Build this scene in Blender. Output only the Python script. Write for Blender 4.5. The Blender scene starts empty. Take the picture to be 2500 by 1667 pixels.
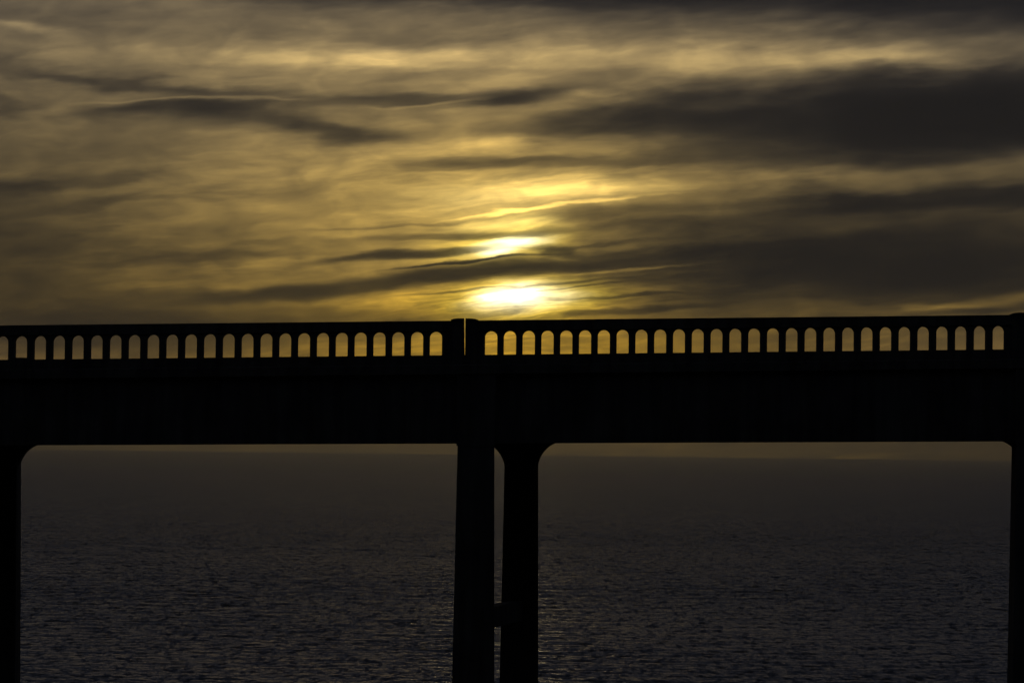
import bpy, bmesh, math, random
import numpy as np
from mathutils import Matrix, Vector

SC = bpy.context.scene
COL = SC.collection
R = math.radians
random.seed(4)

# ------------------------------------------------------------------ camera
EYE = 76.0                                   # metres above the sea
cam_data = bpy.data.cameras.new("camera")
cam = bpy.data.objects.new("camera", cam_data)
COL.objects.link(cam)
cam_data.sensor_width = 36.0
cam_data.lens = 128.16
cam_data.clip_start = 0.5
cam_data.clip_end = 200000.0
cam.matrix_world = (Matrix.Translation((0, 0, EYE)) @ Matrix.Rotation(R(90 + 1.709), 4, 'X')
                    @ Matrix.Rotation(R(0.665), 4, 'Z'))
SC.camera = cam

# ------------------------------------------------------------------ sun, exposure
SUN_AZ, SUN_EL = 0.02, 2.42                  # degrees from the +Y axis, above the horizon
sun_data = bpy.data.lights.new("sun", 'SUN')
sun_data.energy = 0.006                       # low sun behind thick cloud
sun_data.angle = R(2.0)
sun_data.color = (1.0, 0.82, 0.45)
sun = bpy.data.objects.new("sun", sun_data)
COL.objects.link(sun)
sd = Vector((math.sin(R(SUN_AZ)) * math.cos(R(SUN_EL)), math.cos(R(SUN_AZ)) * math.cos(R(SUN_EL)), math.sin(R(SUN_EL))))
sun.rotation_euler = sd.to_track_quat('Z', 'Y').to_euler()
sun.location = (0, 60, 120)

vs = SC.view_settings
vs.view_transform = 'Standard'
vs.look = 'None'
vs.exposure = 0.0
vs.gamma = 1.0
vs.use_curve_mapping = False
SC.cycles.use_denoising = True
SC.cycles.use_adaptive_sampling = True
SC.cycles.adaptive_threshold = 0.015
SC.cycles.adaptive_min_samples = 16
SC.cycles.max_bounces = 4
SC.cycles.volume_bounces = 0

# ------------------------------------------------------------------ world: evening sky behind layered cloud
# Everything here is placed by compass direction: azimuth from the sun and elevation, in degrees.
world = bpy.data.worlds.new("World")
SC.world = world
world.use_nodes = True
world.cycles.sampling_method = 'MANUAL'
world.cycles.sample_map_resolution = 512
WT = world.node_tree
WN, WL = WT.nodes, WT.links
for n in list(WN):
    WN.remove(n)


def wnode(kind, **props):
    n = WN.new(kind)
    for k, v in props.items():
        setattr(n, k, v)
    return n


def feed(sock, v):
    if hasattr(v, 'is_output') or hasattr(v, 'links'):
        WL.new(v, sock)
    else:
        sock.default_value = v


def wmath(op, a, b=None, c=None, clamp=False):
    n = wnode('ShaderNodeMath', operation=op)
    n.use_clamp = clamp
    feed(n.inputs[0], a)
    if b is not None:
        feed(n.inputs[1], b)
    if c is not None:
        feed(n.inputs[2], c)
    return n.outputs[0]


def wvec(op, a, b=None, c=None):
    n = wnode('ShaderNodeVectorMath', operation=op)
    feed(n.inputs[0], a)
    if b is not None:
        feed(n.inputs[1], b)
    if c is not None:
        feed(n.inputs[2], c)
    return n.outputs['Value'] if op in ('DOT_PRODUCT', 'LENGTH') else n.outputs['Vector']


def wnoise(vec, scale, detail=4.0, rough=0.55, dist=0.0, sx=1.0, sy=1.0, tilt=0.0, off=(0, 0, 0)):
    m = wnode('ShaderNodeMapping', vector_type='TEXTURE')
    WL.new(vec, m.inputs['Vector'])
    m.inputs['Location'].default_value = off
    m.inputs['Rotation'].default_value = (0, 0, R(tilt))
    m.inputs['Scale'].default_value = (sx, sy, 1)
    n = wnode('ShaderNodeTexNoise')
    WL.new(m.outputs[0], n.inputs['Vector'])
    n.inputs['Scale'].default_value = scale
    n.inputs['Detail'].default_value = detail
    n.inputs['Roughness'].default_value = rough
    n.inputs['Distortion'].default_value = dist
    return n


def lump(vec, az, el, rx, ry, tilt, crisp=False):
    """soft elliptical lump, 1 at its centre, 1/e at radius (rx, ry) degrees, long axis tilted"""
    m = wnode('ShaderNodeMapping', vector_type='TEXTURE')
    WL.new(vec, m.inputs['Vector'])
    m.inputs['Location'].default_value = (az, el, 0)
    m.inputs['Rotation'].default_value = (0, 0, R(tilt))
    m.inputs['Scale'].default_value = (rx, ry, 1)
    d = wvec('DOT_PRODUCT', m.outputs[0], m.outputs[0])
    if crisp:
        d = wmath('POWER', d, 1.6)
    return wmath('POWER', 0.36788, d)


tc = wnode('ShaderNodeTexCoord')
sep = wnode('ShaderNodeSeparateXYZ')
WL.new(wvec('NORMALIZE', tc.outputs['Generated']), sep.inputs[0])
az_deg = wmath('MULTIPLY', wmath('ARCTAN2', sep.outputs[0], sep.outputs[1]), 57.29578)
el_deg = wmath('MULTIPLY', wmath('ARCSINE', sep.outputs[2]), 57.29578)
cmb = wnode('ShaderNodeCombineXYZ')
WL.new(az_deg, cmb.inputs[0])
WL.new(el_deg, cmb.inputs[1])
SKY = cmb.outputs[0]

# wind-drawn warping of the cloud edges
wa = wnoise(SKY, 1.0, 3, 0.5, 0, 2.6, 0.62, 4)
wb = wnoise(SKY, 1.0, 4, 0.55, 0, 0.9, 0.20, 5, (3.1, 7.7, 2))
va = wvec('MULTIPLY', wvec('SUBTRACT', wa.outputs['Color'], (0.5, 0.5, 0.5)), (2.6, 0.62, 0))
vb = wvec('MULTIPLY', wvec('SUBTRACT', wb.outputs['Color'], (0.5, 0.5, 0.5)), (1.2, 0.26, 0))
WARP = wvec('ADD', wvec('ADD', SKY, va), vb)
WARP_FINE = wvec('ADD', SKY, wvec('MULTIPLY', wvec('ADD', va, vb), (0.5, 0.5, 0)))

# cloud thickness: (azimuth, elevation, half width, half height, tilt, amount); minus = a thin place
CLOUDS = [
    (7.34, 5.246, 3.99, 0.612, 4.7, 4.7),
    (4.66, 5.368, 2.45, 0.399, 6.7, 1.0),
    (2.47, 5.324, 1.67, 0.290, 5.7, 1.79),
    (7.02, 5.818, 2.58, 0.258, 5.7, 0.89),
    (7.04, 3.014, 4.12, 0.708, 3.7, 3.42),
    (4.04, 3.123, 2.45, 0.547, 4.7, 2.19),
    (6.40, 4.001, 2.77, 0.193, 2.7, 2.9),
    (2.23, 3.493, 1.61, 0.258, 3.7, 0.31),
    (7.64, 7.085, 5.15, 0.451, -0.3, 2.87),
    (1.87, 7.205, 3.86, 0.290, 0.7, 2.01),
    (-2.32, 7.155, 3.22, 0.193, -1.3, 0.72),
    (-6.49, 6.814, 2.70, 0.290, -3.3, 0.16),
    (-7.68, 5.863, 0.90, 0.193, -7.3, 0.64),
    (-7.31, 6.539, 0.77, 0.103, -3.3, -0.72),
    (-5.00, 5.203, 2.19, 0.193, 0.7, 1.15),
    (-6.03, 5.603, 1.55, 0.103, -5.3, 1.27),
    (-8.06, 5.346, 0.39, 0.258, 0.7, 1.0),
    (-2.94, 4.958, 0.77, 0.142, -1.3, 1.5),
    (-7.04, 5.224, 0.84, 0.167, 4.7, -0.38),
    (-3.59, 5.498, 2.12, 0.071, 0.7, 0.46),
    (-6.14, 4.721, 3.86, 0.386, 0.7, 0.4),
    (-2.61, 4.463, 2.70, 0.219, 2.7, -0.53),
    (-6.58, 4.137, 1.93, 0.142, 6.7, 0.89),
    (-8.03, 3.725, 1.42, 0.579, 4.7, 0.98),
    (-5.81, 3.769, 1.67, 0.090, 6.7, 0.58),
    (-6.75, 3.112, 2.70, 0.386, 4.7, 0.39),
    (-8.01, 2.515, 2.12, 0.966, 0.7, 1.22),
    (-4.96, 2.277, 2.70, 0.180, 3.7, 1.02),
    (-4.82, 1.926, 3.86, 0.258, 2.7, 1.53),
    (-4.45, 3.023, 1.93, 0.090, 5.7, 1.0),
    (5.10, 6.199, 2.96, 0.232, 1.7, -0.89),
    (-2.63, 6.160, 2.70, 0.232, 0.7, -1.04),
    (2.53, 6.124, 1.67, 0.193, 0.7, -0.37),
    (5.11, 4.443, 2.70, 0.180, 2.7, -0.77),
    (7.05, 1.609, 2.70, 0.451, 0.7, 0.23),
    (-7.04, 1.382, 3.09, 0.579, 0.7, 0.16),
]
FINE_CLOUDS = [
    (-3.84, 5.110, 1.09, 0.116, -4.3, 0.48),
    (-5.38, 5.260, 1.29, 0.116, 2.7, 0.62),
    (-1.66, 5.497, 1.67, 0.084, 3.7, 1.07),
    (0.12, 5.552, 0.77, 0.129, 6.7, 1.54),
    (-0.56, 5.467, 1.03, 0.084, 5.7, 0.67),
    (1.95, 5.595, 1.03, 0.103, -3.3, 0.63),
    (0.95, 2.965, 2.58, 0.142, 5.7, 1.38),
    (-0.46, 2.808, 1.16, 0.142, 4.7, 0.88),
    (-2.59, 2.549, 2.45, 0.129, 5.7, 1.66),
    (3.01, 3.146, 1.93, 0.142, 4.7, 0.13),
    (-5.27, 2.228, 1.93, 0.103, 2.7, -0.59),
    (-1.05, 3.347, 1.29, 0.058, 2.7, 0.79),
    (0.50, 3.437, 1.16, 0.058, 3.7, 0.57),
    (-1.76, 3.679, 2.45, 0.039, 4.7, 0.11),
    (0.49, 3.809, 1.67, 0.032, 6.7, -1.03),
    (-3.56, 3.499, 1.03, 0.039, 8.7, -0.11),
    (0.72, 3.156, 0.35, 0.090, -3.3, 1.81),
    (1.73, 2.189, 1.67, 0.052, 5.7, 1.19),
    (-0.65, 2.110, 1.29, 0.032, 3.7, 0.4),
    (-1.63, 3.051, 1.42, 0.071, 4.7, 2.15),
    (1.46, 3.710, 1.42, 0.103, 4.7, 0.58),
    (-0.10, 4.523, 1.48, 0.103, 0.7, 1.05),
    (-0.87, 4.462, 1.29, 0.090, 2.7, 0.51),
    (1.90, 4.517, 1.03, 0.077, 4.7, 0.4),
    (1.38, 5.154, 0.97, 0.193, 6.7, 0.34),
    (-1.97, 4.922, 1.29, 0.103, 3.7, 0.1),
    (7.23, 2.402, 1.80, 0.109, 8.7, -1.49),
    (6.09, 2.189, 1.93, 0.058, 3.7, 0.93),
    (1.79, 2.871, 1.29, 0.032, 5.7, -0.96),
    (1.39, 4.102, 1.09, 0.116, 3.7, -0.5),
    (1.21, 5.601, 0.42, 0.071, 3.7, -0.59),
    (3.39, 3.759, 1.67, 0.045, 5.7, -0.32),
    (3.84, 4.160, 1.29, 0.103, 3.7, 0.35),
    (-5.00, 5.395, 1.55, 0.032, 1.7, -0.81),
    (-1.14, 5.472, 1.03, 0.026, 6.7, -0.57),
    (-0.04, 4.851, 0.71, 0.129, 2.7, -0.98),
    (1.08, 2.645, 1.29, 0.026, 7.7, 0.81),
    (0.96, 2.541, 0.97, 0.019, 8.7, 0.9),
    (-0.85, 2.456, 0.71, 0.026, 4.7, 1.01),
    (1.60, 2.425, 1.03, 0.026, 4.7, 1.12),
    (-0.66, 2.947, 1.09, 0.026, 6.7, 2.54),
    (1.21, 3.238, 1.29, 0.026, 3.7, 0.59),
    (-1.63, 3.546, 1.67, 0.026, 5.7, 0.5),
    (3.53, 2.913, 1.29, 0.039, 4.7, -0.31),
]
tau = None
count = 0
for warped, rows in ((WARP, CLOUDS), (WARP_FINE, FINE_CLOUDS)):
    vec = warped
    for (a, e, rx, ry, t, amt) in rows:
        count += 1
        if tau is not None and count % 6 == 0:      # chained, so the shader is evaluated bit by bit
            ch = wnode('ShaderNodeCombineXYZ')
            WL.new(tau, ch.inputs[2])
            vec = wvec('MULTIPLY_ADD', ch.outputs[0], (0, 0, 1e-9), warped)
        g = lump(vec, a, e, rx, ry, t, warped is WARP_FINE)
        tau = wmath('MULTIPLY', g, amt) if tau is None else wmath('MULTIPLY_ADD', g, amt, tau)

# streaky texture inside the layers
s1 = wnoise(WARP_FINE, 1.0, 5, 0.56, 0.3, 2.4, 0.46, 4, (11, 3, 5))
s2 = wnoise(WARP_FINE, 1.0, 4, 0.6, 0.5, 1.3, 0.13, 5.5, (5, 19, 9))
s3 = wnoise(SKY, 1.0, 2, 0.5, 0.4, 7.0, 1.6, 2, (31, 8, 1))
streaky = wmath('MULTIPLY', wmath('SUBTRACT', s3.outputs['Color'], 0.40), 5.0, clamp=True)
streaky = wmath('MULTIPLY', streaky, wmath('ADD', wmath('MULTIPLY', wmath('SUBTRACT', 6.0, el_deg), 0.3, clamp=True), 0.3))   # smoother higher up
tau = wmath('MULTIPLY_ADD', wmath('SUBTRACT', s1.outputs[0], 0.5), 1.7, tau)
tau = wmath('MULTIPLY_ADD', wmath('MULTIPLY', wmath('SUBTRACT', s2.outputs[0], 0.5), streaky), 1.7, tau)
tau = wmath('MULTIPLY_ADD', wmath('SUBTRACT', s3.outputs[0], 0.5), 0.5, tau)
s4 = wnoise(SKY, 1.0, 3, 0.5, 0.7, 0.95, 0.40, 4, (2, 41, 7))      # soft tufts
tau = wmath('MULTIPLY_ADD', wmath('SUBTRACT', s4.outputs[0], 0.5), 1.25, tau)
s5 = wnoise(WARP_FINE, 1.0, 3, 0.6, 0.4, 0.55, 0.055, 6, (9, 4, 3))      # fine wisps
tau = wmath('MULTIPLY_ADD', wmath('MULTIPLY', wmath('SUBTRACT', s5.outputs[0], 0.5), streaky), 1.35, tau)
# the haze bank on the horizon
bank = wmath('POWER', 0.36788, wmath('MULTIPLY', wmath('MAXIMUM', el_deg, 0.0), 1.6))
tau = wmath('MULTIPLY_ADD', bank, -0.85, tau)
# the layer goes on, a little thicker, over the whole vault
over = wmath('MULTIPLY', wmath('SUBTRACT', el_deg, 6.0), 0.14, clamp=True)
tau = wmath('ADD', wmath('MULTIPLY_ADD', over, 1.40, tau), 1.54)
tau = wmath('MAXIMUM', tau, 0.02)

sky = wnode('ShaderNodeTexSky', sky_type='NISHITA')
sky.sun_disc = False
sky.sun_elevation = R(SUN_EL)
sky.sun_rotation = R(SUN_AZ)
sky.altitude = EYE
sky.dust_density = 3.0
base = wvec('MULTIPLY', sky.outputs[0], (0.70, 1.0, 1.86))

# sunlight scattered forward by the thin cloud round the hidden sun
GLOWS = [
    (0.12, 2.377, 0.48, 0.155, 3.7, (17, 16, 10)),
    (0.12, 2.370, 0.87, 0.245, 3.7, (7.5, 5.3, 0.1)),
    (-0.01, 3.276, 0.36, 0.077, 4.7, (15, 13.8, 6)),
    (-0.27, 3.138, 0.33, 0.090, 3.7, (15, 13.8, 6)),
    (-0.17, 3.210, 0.80, 0.232, 4.7, (6.307, 4.114, 0.264)),
    (-0.12, 3.558, 0.77, 0.129, 3.7, (6.007, 4.114, 0.72)),
    (0.10, 3.998, 1.29, 0.232, 3.7, (4.054, 2.644, 0.54)),
    (1.39, 4.089, 1.22, 0.129, 3.7, (0.826, 0.529, 0.108)),
    (-0.35, 3.658, 2.96, 1.352, 2.7, (1.426, 0.835, 0.108)),
    (-0.78, 2.289, 2.06, 0.354, 2.7, (2.103, 1.058, 0.012)),
    (0.25, 2.082, 0.39, 0.058, 2.7, (3.604, 2.117, 0.072)),
    (0.13, 1.604, 2.58, 0.386, 1.7, (1.803, 0.893, 0.0)),
    (-8.00, 1.495, 3.09, 0.579, 0.7, (0.0, 0.02, 0.04)),
    (8.00, 1.680, 3.09, 0.515, 0.7, (0.0, 0.02, 0.04)),
    (0.02, 0.026, 16.74, 0.515, 0.7, (0.0, 0.03, 0.02)),
]
for (a, e, rx, ry, t, col) in GLOWS:
    g = lump(WARP_FINE, a, e, rx, ry, t)
    c = wnode('ShaderNodeCombineXYZ')
    for i in range(3):
        WL.new(g, c.inputs[i])
    base = wvec('MULTIPLY_ADD', c.outputs[0], tuple(20 * k for k in col), base)

# thick cloud greys the light: red is held back a little more than blue
ct = wnode('ShaderNodeCombineXYZ')
for i, base_k in enumerate((0.3606, 0.3753, 0.4493)):
    WL.new(wmath('POWER', base_k, tau), ct.inputs[i])
co = wnode('ShaderNodeCombineXYZ')
for i in range(3):
    WL.new(over, co.inputs[i])
dusk = wvec('MULTIPLY_ADD', co.outputs[0], (0.05, 0.10, 0.16), (0.19, 0.18, 0.185))   # cool cloud grey, cooler overhead
final = wvec('MULTIPLY_ADD', base, ct.outputs[0], dusk)
bg = wnode('ShaderNodeBackground')
WL.new(final, bg.inputs['Color'])
bg.inputs['Strength'].default_value = 0.05
wo = wnode('ShaderNodeOutputWorld')
WL.new(bg.outputs[0], wo.inputs['Surface'])

# ------------------------------------------------------------------ materials


def new_mat(name):
    m = bpy.data.materials.new(name)
    m.use_nodes = True
    return m, m.node_tree, m.node_tree.nodes['Principled BSDF']


def concrete_material():
    m, t, b = new_mat("weathered_concrete")
    N, L = t.nodes, t.links
    co = N.new('ShaderNodeTexCoord')
    n1 = N.new('ShaderNodeTexNoise'); n1.inputs['Scale'].default_value = 0.9; n1.inputs['Detail'].default_value = 8
    mp = N.new('ShaderNodeMapping'); mp.inputs['Scale'].default_value = (4, 4, 0.35)
    n2 = N.new('ShaderNodeTexNoise'); n2.inputs['Scale'].default_value = 1.0; n2.inputs['Detail'].default_value = 6
    L.new(co.outputs['Object'], n1.inputs['Vector'])
    L.new(co.outputs['Object'], mp.inputs['Vector'])
    L.new(mp.outputs[0], n2.inputs['Vector'])
    r1 = N.new('ShaderNodeValToRGB')
    r1.color_ramp.elements[0].position = 0.3; r1.color_ramp.elements[0].color = (0.12, 0.11, 0.10, 1)
    r1.color_ramp.elements[1].position = 0.7; r1.color_ramp.elements[1].color = (0.21, 0.195, 0.175, 1)
    L.new(n1.outputs[0], r1.inputs[0])
    r2 = N.new('ShaderNodeValToRGB')
    r2.color_ramp.elements[0].position = 0.38; r2.color_ramp.elements[0].color = (0.55, 0.54, 0.5, 1)
    r2.color_ramp.elements[1].position = 0.62; r2.color_ramp.elements[1].color = (1, 1, 1, 1)
    L.new(n2.outputs[0], r2.inputs[0])
    mx = N.new('ShaderNodeMix'); mx.data_type = 'RGBA'; mx.blend_type = 'MULTIPLY'; mx.inputs[0].default_value = 0.8
    L.new(r1.outputs[0], mx.inputs[6]); L.new(r2.outputs[0], mx.inputs[7])
    L.new(mx.outputs[2], b.inputs['Base Color'])
    b.inputs['Roughness'].default_value = 0.9
    b.inputs['Specular IOR Level'].default_value = 0.3
    bp = N.new('ShaderNodeBump'); bp.inputs['Strength'].default_value = 0.4; bp.inputs['Distance'].default_value = 0.02
    n3 = N.new('ShaderNodeTexNoise'); n3.inputs['Scale'].default_value = 14; n3.inputs['Detail'].default_value = 6
    L.new(co.outputs['Object'], n3.inputs['Vector'])
    L.new(n3.outputs[0], bp.inputs['Height']); L.new(bp.outputs[0], b.inputs['Normal'])
    return m


def asphalt_material():
    m, t, b = new_mat("asphalt")
    N, L = t.nodes, t.links
    co = N.new('ShaderNodeTexCoord')
    n1 = N.new('ShaderNodeTexNoise'); n1.inputs['Scale'].default_value = 3; n1.inputs['Detail'].default_value = 8
    L.new(co.outputs['Object'], n1.inputs['Vector'])
    r1 = N.new('ShaderNodeValToRGB')
    r1.color_ramp.elements[0].color = (0.03, 0.03, 0.03, 1); r1.color_ramp.elements[1].color = (0.07, 0.068, 0.065, 1)
    L.new(n1.outputs[0], r1.inputs[0]); L.new(r1.outputs[0], b.inputs['Base Color'])
    b.inputs['Roughness'].default_value = 0.9
    return m


def hill_material():
    m, t, b = new_mat("coastal_scrub_ground")
    N, L = t.nodes, t.links
    co = N.new('ShaderNodeTexCoord')
    n1 = N.new('ShaderNodeTexNoise'); n1.inputs['Scale'].default_value = 0.12; n1.inputs['Detail'].default_value = 10
    L.new(co.outputs['Object'], n1.inputs['Vector'])
    r1 = N.new('ShaderNodeValToRGB')
    r1.color_ramp.elements[0].position = 0.35; r1.color_ramp.elements[0].color = (0.035, 0.042, 0.02, 1)
    r1.color_ramp.elements[1].position = 0.7; r1.color_ramp.elements[1].color = (0.12, 0.10, 0.06, 1)
    L.new(n1.outputs[0], r1.inputs[0]); L.new(r1.outputs[0], b.inputs['Base Color'])
    b.inputs['Roughness'].default_value = 1.0
    return m


def sea_material():
    m, t, b = new_mat("sea_water")
    N, L = t.nodes, t.links
    b.inputs['Base Color'].default_value = (0.012, 0.021, 0.026, 1)
    b.inputs['IOR'].default_value = 1.333
    b.inputs['Roughness'].default_value = 0.15
    # ripples too small for the mesh: short-crested facets, the shoreward faces being the ones in view
    geo = N.new('ShaderNodeNewGeometry')
    def slopes(scale, detail):
        mp = N.new('ShaderNodeMapping'); mp.inputs['Scale'].default_value = scale
        L.new(geo.outputs['Position'], mp.inputs['Vector'])
        n = N.new('ShaderNodeTexNoise'); n.inputs['Scale'].default_value = 1.0; n.inputs['Detail'].default_value = detail
        n.inputs['Roughness'].default_value = 0.78
        L.new(mp.outputs[0], n.inputs['Vector'])
        v = N.new('ShaderNodeVectorMath'); v.operation = 'SUBTRACT'; v.inputs[1].default_value = (0.5, 0.5, 0.5)
        L.new(n.outputs['Color'], v.inputs[0])
        return v.outputs[0]
    sl = slopes((0.17, 0.055, 0.05), 6.0)
    sp = N.new('ShaderNodeSeparateXYZ'); L.new(sl, sp.inputs[0])
    ab = N.new('ShaderNodeMath'); ab.operation = 'ABSOLUTE'; L.new(sp.outputs[1], ab.inputs[0])
    my = N.new('ShaderNodeMath'); my.operation = 'MULTIPLY'; of = N.new('ShaderNodeMath'); of.operation = 'ADD'; of.inputs[1].default_value = 0.010; L.new(ab.outputs[0], of.inputs[0])
    L.new(of.outputs[0], my.inputs[0])
    # beyond the distance where the mesh still carries the short waves, their slopes are all in here
    py = N.new('ShaderNodeSeparateXYZ'); L.new(geo.outputs['Position'], py.inputs[0])
    mr = N.new('ShaderNodeMapRange'); mr.inputs['From Min'].default_value = 1300; mr.inputs['From Max'].default_value = 3200
    mr.inputs['To Min'].default_value = -2.3; mr.inputs['To Max'].default_value = -3.9
    L.new(py.outputs[1], mr.inputs['Value']); L.new(mr.outputs[0], my.inputs[1])
    mx = N.new('ShaderNodeMath'); mx.operation = 'MULTIPLY'; mx.inputs[1].default_value = 1.2; L.new(sp.outputs[0], mx.inputs[0])
    cb = N.new('ShaderNodeCombineXYZ'); L.new(mx.outputs[0], cb.inputs[0]); L.new(my.outputs[0], cb.inputs[1])
    ad = N.new('ShaderNodeVectorMath'); ad.operation = 'ADD'
    L.new(geo.outputs['Normal'], ad.inputs[0]); L.new(cb.outputs[0], ad.inputs[1])
    nm = N.new('ShaderNodeVectorMath'); nm.operation = 'NORMALIZE'; L.new(ad.outputs[0], nm.inputs[0])
    L.new(nm.outputs[0], b.inputs['Normal'])
    return m


CONCRETE = concrete_material()
ASPHALT = asphalt_material()
HILL = hill_material()
SEA = sea_material()

# ------------------------------------------------------------------ helpers


def link(name, me, mat, parent=None):
    if mat is not None and not me.materials:
        me.materials.append(mat)
    o = bpy.data.objects.new(name, me)
    COL.objects.link(o)
    o.parent = parent
    return o


def mesh_from(name, verts, faces, smooth=False):
    me = bpy.data.meshes.new(name)
    me.from_pydata(verts, [], faces)
    bm = bmesh.new(); bm.from_mesh(me)
    bmesh.ops.recalc_face_normals(bm, faces=bm.faces)
    bm.to_mesh(me); bm.free()
    if smooth:
        for p in me.polygons:
            p.use_smooth = True
    me.update()
    return me


def prism(name, outline, y0, y1, bevel=0.0):
    """an outline in the x-z plane given thickness from y0 to y1"""
    bm = bmesh.new()
    f = [bm.verts.new((x, y0, z)) for x, z in outline]
    k = [bm.verts.new((x, y1, z)) for x, z in outline]
    n = len(outline)
    bm.faces.new(f); bm.faces.new(k[::-1])
    for i in range(n):
        bm.faces.new((f[i], f[(i + 1) % n], k[(i + 1) % n], k[i]))
    bmesh.ops.recalc_face_normals(bm, faces=bm.faces)
    if bevel:
        ed = [e for e in bm.edges if len(e.link_faces) == 2 and e.calc_face_angle(0) > R(50)]
        bmesh.ops.bevel(bm, geom=ed, offset=bevel, segments=2, affect='EDGES', profile=0.5)
    me = bpy.data.meshes.new(name)
    bm.to_mesh(me); bm.free()
    return me


def hexa(name, lo, hi, bevel=0.0):
    """a six-sided block: four bottom corners, four top corners (same winding)"""
    bm = bmesh.new()
    a = [bm.verts.new(v) for v in lo]
    b = [bm.verts.new(v) for v in hi]
    bm.faces.new(a[::-1]); bm.faces.new(b)
    for i in range(4):
        bm.faces.new((a[i], a[(i + 1) % 4], b[(i + 1) % 4], b[i]))
    bmesh.ops.recalc_face_normals(bm, faces=bm.faces)
    if bevel:
        bmesh.ops.bevel(bm, geom=list(bm.edges), offset=bevel, segments=2, affect='EDGES', profile=0.5)
    me = bpy.data.meshes.new(name)
    bm.to_mesh(me); bm.free()
    return me


# ------------------------------------------------------------------ sea
def build_sea():
    rng = np.random.default_rng(11)
    # rings: finest where single waves can be told apart
    rad = [60.0, 200, 400, 650, 850, 1000, 1080]
    r = 1080.0
    while r < 7000:
        r += max(1.1, r * r / EYE / 3645 * 0.25)
        rad.append(r)
    while r < 60000:
        r *= 1.045
        rad.append(min(r, 60000))
    rad = np.array(rad)
    azs = np.concatenate([np.linspace(-180, -12, 43)[:-1], np.linspace(-12, 12, 760), np.linspace(12, 180, 43)[1:]])
    A, Rr = np.meshgrid(np.radians(azs), rad)
    X = Rr * np.sin(A); Y = Rr * np.cos(A)
    dR = np.gradient(rad)[:, None]
    Z = np.zeros_like(X)
    inside = np.clip((12.0 - np.abs(np.degrees(A))) / 1.5, 0, 1) * np.clip((Rr - 700) / 200, 0, 1)
    for i in range(90):
        lam = 2.9 * (60 / 2.9) ** (rng.random() ** 1.3)
        th = rng.normal(R(-6), R(62 if lam < 14 else 30))   # travelling shoreward, short-crested
        k = 2 * math.pi / lam
        steep = 0.028 if lam < 9 else (0.019 if lam < 22 else 0.009)
        amp = steep / k
        fade = np.clip(lam / (2.2 * dR) - 0.6, 0, 1) * np.clip(lam / (2.0 * Rr * math.radians(24 / 760)) - .6, 0, 1)
        ph = rng.random() * 2 * math.pi
        gx, gy = math.sin(th), math.cos(th)
        arg = k * (gx * X + gy * Y) + ph + 0.8 * np.sin(X * 2 * math.pi / (lam * 7.3) + ph * 3)
        Z += amp * fade * np.sin(arg)
    # gusts: calmer and rougher stretches
    gust = 0.75 + 0.35 * np.sin(X / 130 + 1.3 * np.sin(Y / 210)) * np.sin(Y / 170 + 1.1 * np.sin(X / 90) + .7)
    Z *= inside * gust
    nr, na = X.shape
    verts = np.stack([X, Y, Z], -1).reshape(-1, 3)
    i = np.arange(nr - 1)[:, None] * na + np.arange(na - 1)[None, :]
    quads = np.stack([i, i + 1, i + na + 1, i + na], -1).reshape(-1, 4)[:, ::-1]
    me = bpy.data.meshes.new("sea")
    me.vertices.add(len(verts)); me.vertices.foreach_set("co", verts.astype(np.float32).ravel())
    me.loops.add(quads.size); me.loops.foreach_set("vertex_index", quads.astype(np.int32).ravel())
    me.polygons.add(len(quads))
    me.polygons.foreach_set("loop_start", np.arange(0, quads.size, 4, dtype=np.int32))
    me.polygons.foreach_set("use_smooth", np.ones(len(quads), dtype=bool))
    me.update(calc_edges=True); me.validate()
    o = link("sea", me, SEA)
    o["kind"] = "structure"
    o["label"] = "dark rippled ocean reaching to the hazy horizon"
    return o


build_sea()

# ------------------------------------------------------------------ land: the canyon head below and behind the viewpoint


def land_height(x, y):
    def ss(a, b, t):
        t = min(1, max(0, (t - a) / (b - a)))
        return t * t * (3 - 2 * t)
    head = 71.0 * (1 - ss(2, 78, y)) + 190 * ss(8, 560, -y) + 90 * ss(0, 130, -y)  # unseen hills behind, raised to block low eastern sky and darken the bridge
    side = 77.5 * ss(22, 43, abs(x)) + 30 * ss(60, 160, abs(x))
    h = max(head, side, 0) + min(head, side) * 0.15 * (1 - ss(60, 80, y))
    coast = 1 - ss(112, 150 + 10 * math.sin(x * 0.06), y)
    rough = math.sin(x * .21 + 1.7 * math.sin(y * .13)) * math.sin(y * .19 + 1.1) * 1.6
    if y < 30 and abs(x) < 14:
        rough *= 0.2
    return -6 + (9 + h + rough * ss(25, 45, abs(x) + max(0, 20 - y))) * coast


def build_land():
    xs = np.concatenate([np.linspace(-640, -60, 40)[:-1], np.linspace(-60, 60, 61), np.linspace(60, 640, 40)[1:]])
    ys = np.concatenate([np.linspace(-600, -60, 46)[:-1], np.linspace(-60, 166, 77)])
    verts = [(x, y, land_height(x, y)) for y in ys for x in xs]
    n = len(xs)
    faces = [(j * n + i, j * n + i + 1, (j + 1) * n + i + 1, (j + 1) * n + i) for j in range(len(ys) - 1) for i in range(n - 1)]
    me = mesh_from("hillside_terrain", verts, faces, smooth=True)
    o = link("hillside_terrain", me, HILL)
    o["kind"] = "structure"
    return o


build_land()

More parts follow.
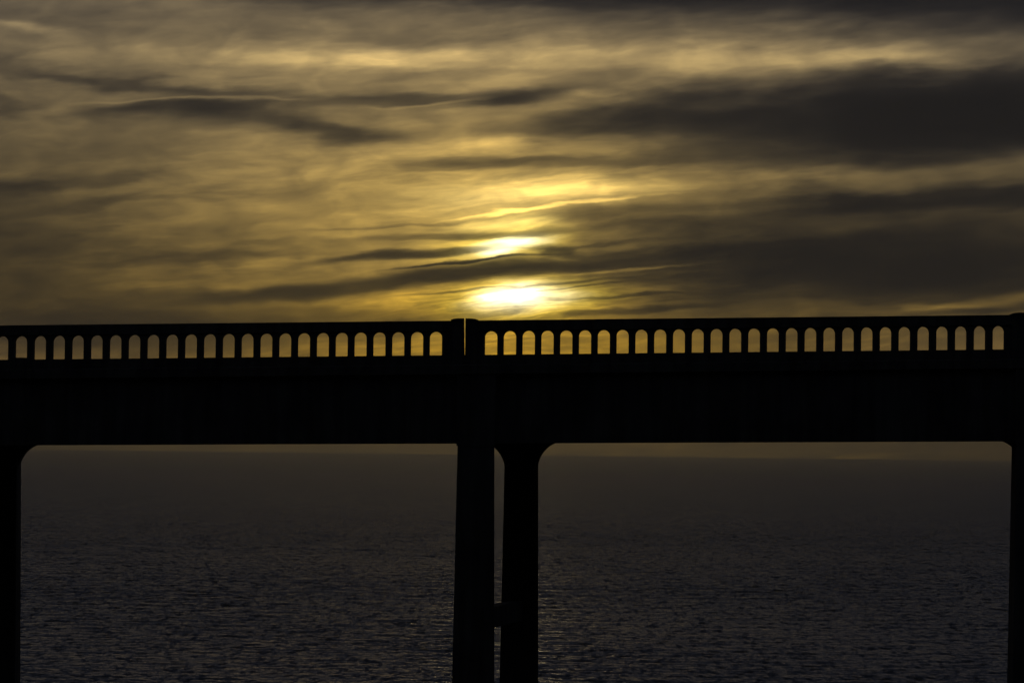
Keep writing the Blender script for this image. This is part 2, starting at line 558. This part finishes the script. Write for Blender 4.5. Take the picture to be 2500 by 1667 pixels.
# ------------------------------------------------------------------ bridge
# local frame: x along the bridge, y across it (0 = landward face of the parapet), z above eye level
BY = 89.0
bridge = bpy.data.objects.new("concrete_bridge", None)
bridge.empty_display_size = 5
COL.objects.link(bridge)
bridge.location = (0, BY, EYE)
bridge["label"] = "silhouetted concrete bridge with an arched balustrade crossing in front of the sunset"
bridge["category"] = "bridge"
G = 0.0220                                    # road gradient, rising to the right
GB = 0.01555                                  # girder underside
X0, X1 = -42.5, 41.5
RAIL_TOP, HEAD, SILL, ROAD = 3.178, 2.915, 2.338, 2.10


def slope_beam(name, xa, xb, ya, yb, zb, zt, gb=G, gt=G, bevel=0.0):
    lo = [(xa, ya, zb + gb * xa), (xb, ya, zb + gb * xb), (xb, yb, zb + gb * xb), (xa, yb, zb + gb * xa)]
    hi = [(xa, ya, zt + gt * xa), (xb, ya, zt + gt * xb), (xb, yb, zt + gt * xb), (xa, yb, zt + gt * xa)]
    return hexa(name, lo, hi, bevel)


deck = link("deck", slope_beam("deck", X0, X1, -0.10, 7.10, 1.86, ROAD, bevel=0.02), CONCRETE, bridge)
road = link("road_surface", slope_beam("road_surface", X0, X1, 0.45, 6.55, ROAD - 0.05, ROAD + 0.03), ASPHALT, bridge)
link("kerb", slope_beam("kerb", X0, X1, 6.62, 7.00, ROAD - 0.05, ROAD + 0.16, bevel=0.02), CONCRETE, bridge)
link("girder", slope_beam("girder", X0, X1, 0.06, 0.56, 0.176, 1.90, gb=GB), CONCRETE, bridge)
link("girder", slope_beam("girder", X0, X1, 6.30, 6.80, 0.183, 1.90, gb=GB), CONCRETE, bridge)

# --- parapet: a base beam that carries rails, balusters and posts
parapet = link("parapet", slope_beam("parapet", X0, X1, 0.002, 0.252, ROAD - 0.04, SILL), CONCRETE, bridge)
PITCH, HALF = 0.46, 0.1485


def arc(cx, cz, rx, rz, a0, a1, n):
    return [(cx + rx * math.cos(R(a0 + (a1 - a0) * i / n)), cz + rz * math.sin(R(a0 + (a1 - a0) * i / n))) for i in range(n + 1)]


def shear(pts):
    return [(x, z + G * x) for x, z in pts]


def baluster_mesh():
    sp = HEAD - HALF                          # springing of the arch
    top = HEAD + 0.04
    h = PITCH / 2
    stem = h - HALF
    out = [(-stem, SILL - 0.03), (stem, SILL - 0.03)]
    out += arc(h, sp, HALF, HALF, 180, 90, 9)
    out += [(h, top), (-h, top)]
    out += arc(-h, sp, HALF, HALF, 90, 0, 9)
    return prism("baluster", shear(out), 0.0, 0.25)


BAL = baluster_mesh()
BAL.materials.append(CONCRETE)


def end_panel(name, xo, xp, sgn):
    """solid piece from the crown of the last opening (xo) to the post (xp)"""
    sp = HEAD - HALF
    out = [(xo, HEAD + 0.04)] + arc(xo, sp, HALF, HALF, 90, 0 if sgn > 0 else 180, 9)
    out += [(xo + sgn * HALF, SILL - 0.03), (xp, SILL - 0.03), (xp, HEAD + 0.04)]
    return prism(name, shear(out), 0.0, 0.25)


POSTS = [-28.52, -14.84, -1.160, 12.52, 26.20, 39.88]
BAYS = {0: (-27.86, .4582), 1: (-14.2952, .4606), 2: (-0.508, .4592), 3: (13.17, .4592), 4: (26.85, .4592)}
for b, (first, pitch) in BAYS.items():
    last = first + 27 * pitch
    pl, pr = POSTS[b] + 0.30, POSTS[b + 1] - 0.30
    for i in range(27):
        c = first + (i + 0.5) * pitch
        o = link("baluster", BAL, None, parapet)
        o.location = (c, 0, G * c)
        o.scale = (pitch / PITCH, 1, 1)
    link("end_panel", end_panel("end_panel", first, pl - 0.02, -1), CONCRETE, parapet)
    link("end_panel", end_panel("end_panel", last, pr + 0.02, 1), CONCRETE, parapet)
    link("top_rail", slope_beam("top_rail", pl - 0.02, pr + 0.02, -0.03, 0.28, HEAD, RAIL_TOP, bevel=0.015), CONCRETE, parapet)


def half_post(c, side):
    """one half of a post; a narrow joint, tighter at its foot, stays open between the halves"""
    s = side
    zt = RAIL_TOP - 0.015
    inner_t, inner_b = (0.017, -0.013) if s < 0 else (0.018, 0.016)
    xo = c + s * 0.31
    xi_t, xi_b = c + s * inner_t, c + s * (-inner_b if s < 0 else inner_b)
    if s < 0:
        xi_b = c + 0.012
    out = [(xo, ROAD - 0.02 + G * c), (xi_b, ROAD - 0.02 + G * c), (xi_t, zt + 0.02 + G * c), (xo, zt + 0.02 + G * c)]
    link("post", prism("post", out, -0.05, 0.30), CONCRETE, parapet)
    zc = zt + G * c
    xe = c + s * 0.338
    cap = [(xe, zc), (xi_t, zc), (xi_t, zc + 0.068), (c + s * 0.15, zc + 0.068), (c + s * 0.25, zc + 0.058), (xe, zc + 0.030)]
    link("post_cap", prism("post_cap", cap, -0.08, 0.33), CONCRETE, parapet)


for c in POSTS:
    half_post(c, -1)
    half_post(c, 1)
# a lump of mortar left on the sill of one opening
pc = -11.995
link("sill_patch", prism("sill_patch", [(pc - .16, SILL - .03 + G * pc), (pc + .16, SILL - .03 + G * pc),
     (pc + .15, SILL + .045 + G * pc), (pc + .05, SILL + .05 + G * pc), (pc - .10, SILL + .05 + G * pc), (pc - .15, SILL + .04 + G * pc)], 0.02, 0.23),
     CONCRETE, parapet)

# --- bents: a column under each side of the deck, tied by struts; set askew to the road
BATTER = 0.0112


def column_mesh(name, top, bottom, half_w, y0, y1, collar=0.0):
    h = top - bottom
    d = BATTER * h
    lo = [(-half_w - d, y0 - d * .6, bottom), (half_w + d, y0 - d * .6, bottom), (half_w + d, y1 + d * .6, bottom), (-half_w - d, y1 + d * .6, bottom)]
    hi = [(-half_w, y0, top), (half_w, y0, top), (half_w, y1, top), (-half_w, y1, top)]
    return hexa(name, lo, hi, 0.012)


FOOT = -EYE + 0.5
for k in range(-3, 4):
    xn, xf = -0.851 + 13.64 * k, 0.281 + 13.57 * k - (0.03 if k else 0)
    und = 0.176 + GB * xn
    cn = link("column", column_mesh("column", 0.0, FOOT - und, 0.447, -0.05, 0.85), CONCRETE, bridge)
    cn.location = (xn, 0, und + 0.03)
    ped = link("capital", hexa("capital",
               [(-0.475, -0.065, -0.10), (0.46, -0.065, -0.10), (0.46, 0.86, -0.10), (-0.475, 0.86, -0.10)],
               [(-0.49, -0.07, 1.70), (0.47, -0.07, 1.70), (0.47, 0.87, 1.70), (-0.49, 0.87, 1.70)]), CONCRETE, cn)
    undf = 0.183 + GB * xf
    cf = link("column", column_mesh("column", 0.0, FOOT - undf, 0.432, 6.10, 7.00), CONCRETE, bridge)
    cf.location = (xf, 0, undf + 0.03)
    rx, rz = 0.66, 0.77
    for s in (-1, 1):
        # quarter-round haunch between column and girder
        e = 0.425
        pts = [(s * (e - .1), 0.03 + s * GB * e), (s * (e + rx), 0.03 + s * GB * (e + rx))]
        pts += [(s * (e + rx - rx * math.sin(R(a))), -rz + rz * math.cos(R(a)) + s * GB * (e + rx)) for a in np.linspace(0, 90, 14)]
        pts += [(s * (e - .1), -rz)]
        link("haunch", prism("haunch", pts, 6.33, 6.77), CONCRETE, cf)
    zs = -3.904
    while zs > FOOT + 8:
        zc = zs + GB * 13.5 * k
        d1 = zc - und
        def strut_at(y, dx, z):
            x = xn + (xf - xn) * (y - 0.40) / 6.15
            return (x + dx, y, z)
        hw, hh = 0.17 - BATTER * d1 * .3, 0.515
        st = hexa("strut", [strut_at(.6, -hw, zc - hh), strut_at(.6, hw, zc - hh), strut_at(6.3, hw, zc - hh), strut_at(6.3, -hw, zc - hh)],
                  [strut_at(.6, -hw, zc), strut_at(.6, hw, zc), strut_at(6.3, hw, zc), strut_at(6.3, -hw, zc)], 0.01)
        link("strut", st, CONCRETE, bridge)
        zs -= 13.0
# cross beams under the deck
for k in range(-3, 3):
    for j in (0.25, 0.5, 0.75):
        x = -0.3 + 13.52 * (k + j)
        link("cross_beam", slope_beam("cross_beam", x - .15, x + .15, 0.55, 6.31, 0.75, 1.87), CONCRETE, bridge)

# ------------------------------------------------------------------ sea haze: thin even air over the whole scene
def build_haze():
    z0, z1 = -8.0, 390.0
    me = hexa("haze", [(-61000, -680, z0), (61000, -680, z0), (61000, 61000, z0), (-61000, 61000, z0)],
              [(-61000, -680, z1), (61000, -680, z1), (61000, 61000, z1), (-61000, 61000, z1)])
    m = bpy.data.materials.new("sea_haze")
    m.use_nodes = True
    nt = m.node_tree
    nt.nodes.remove(nt.nodes['Principled BSDF'])
    v = nt.nodes.new('ShaderNodeVolumePrincipled')
    v.inputs['Color'].default_value = (0.9, 0.88, 0.85, 1)
    v.inputs['Density'].default_value = 3.7e-5
    v.inputs['Anisotropy'].default_value = 0.8
    nt.links.new(v.outputs[0], nt.nodes['Material Output'].inputs['Volume'])
    o = link("haze", me, m)
    o["kind"] = "stuff"
    o["label"] = "thin golden haze lying over the far sea"


build_haze()
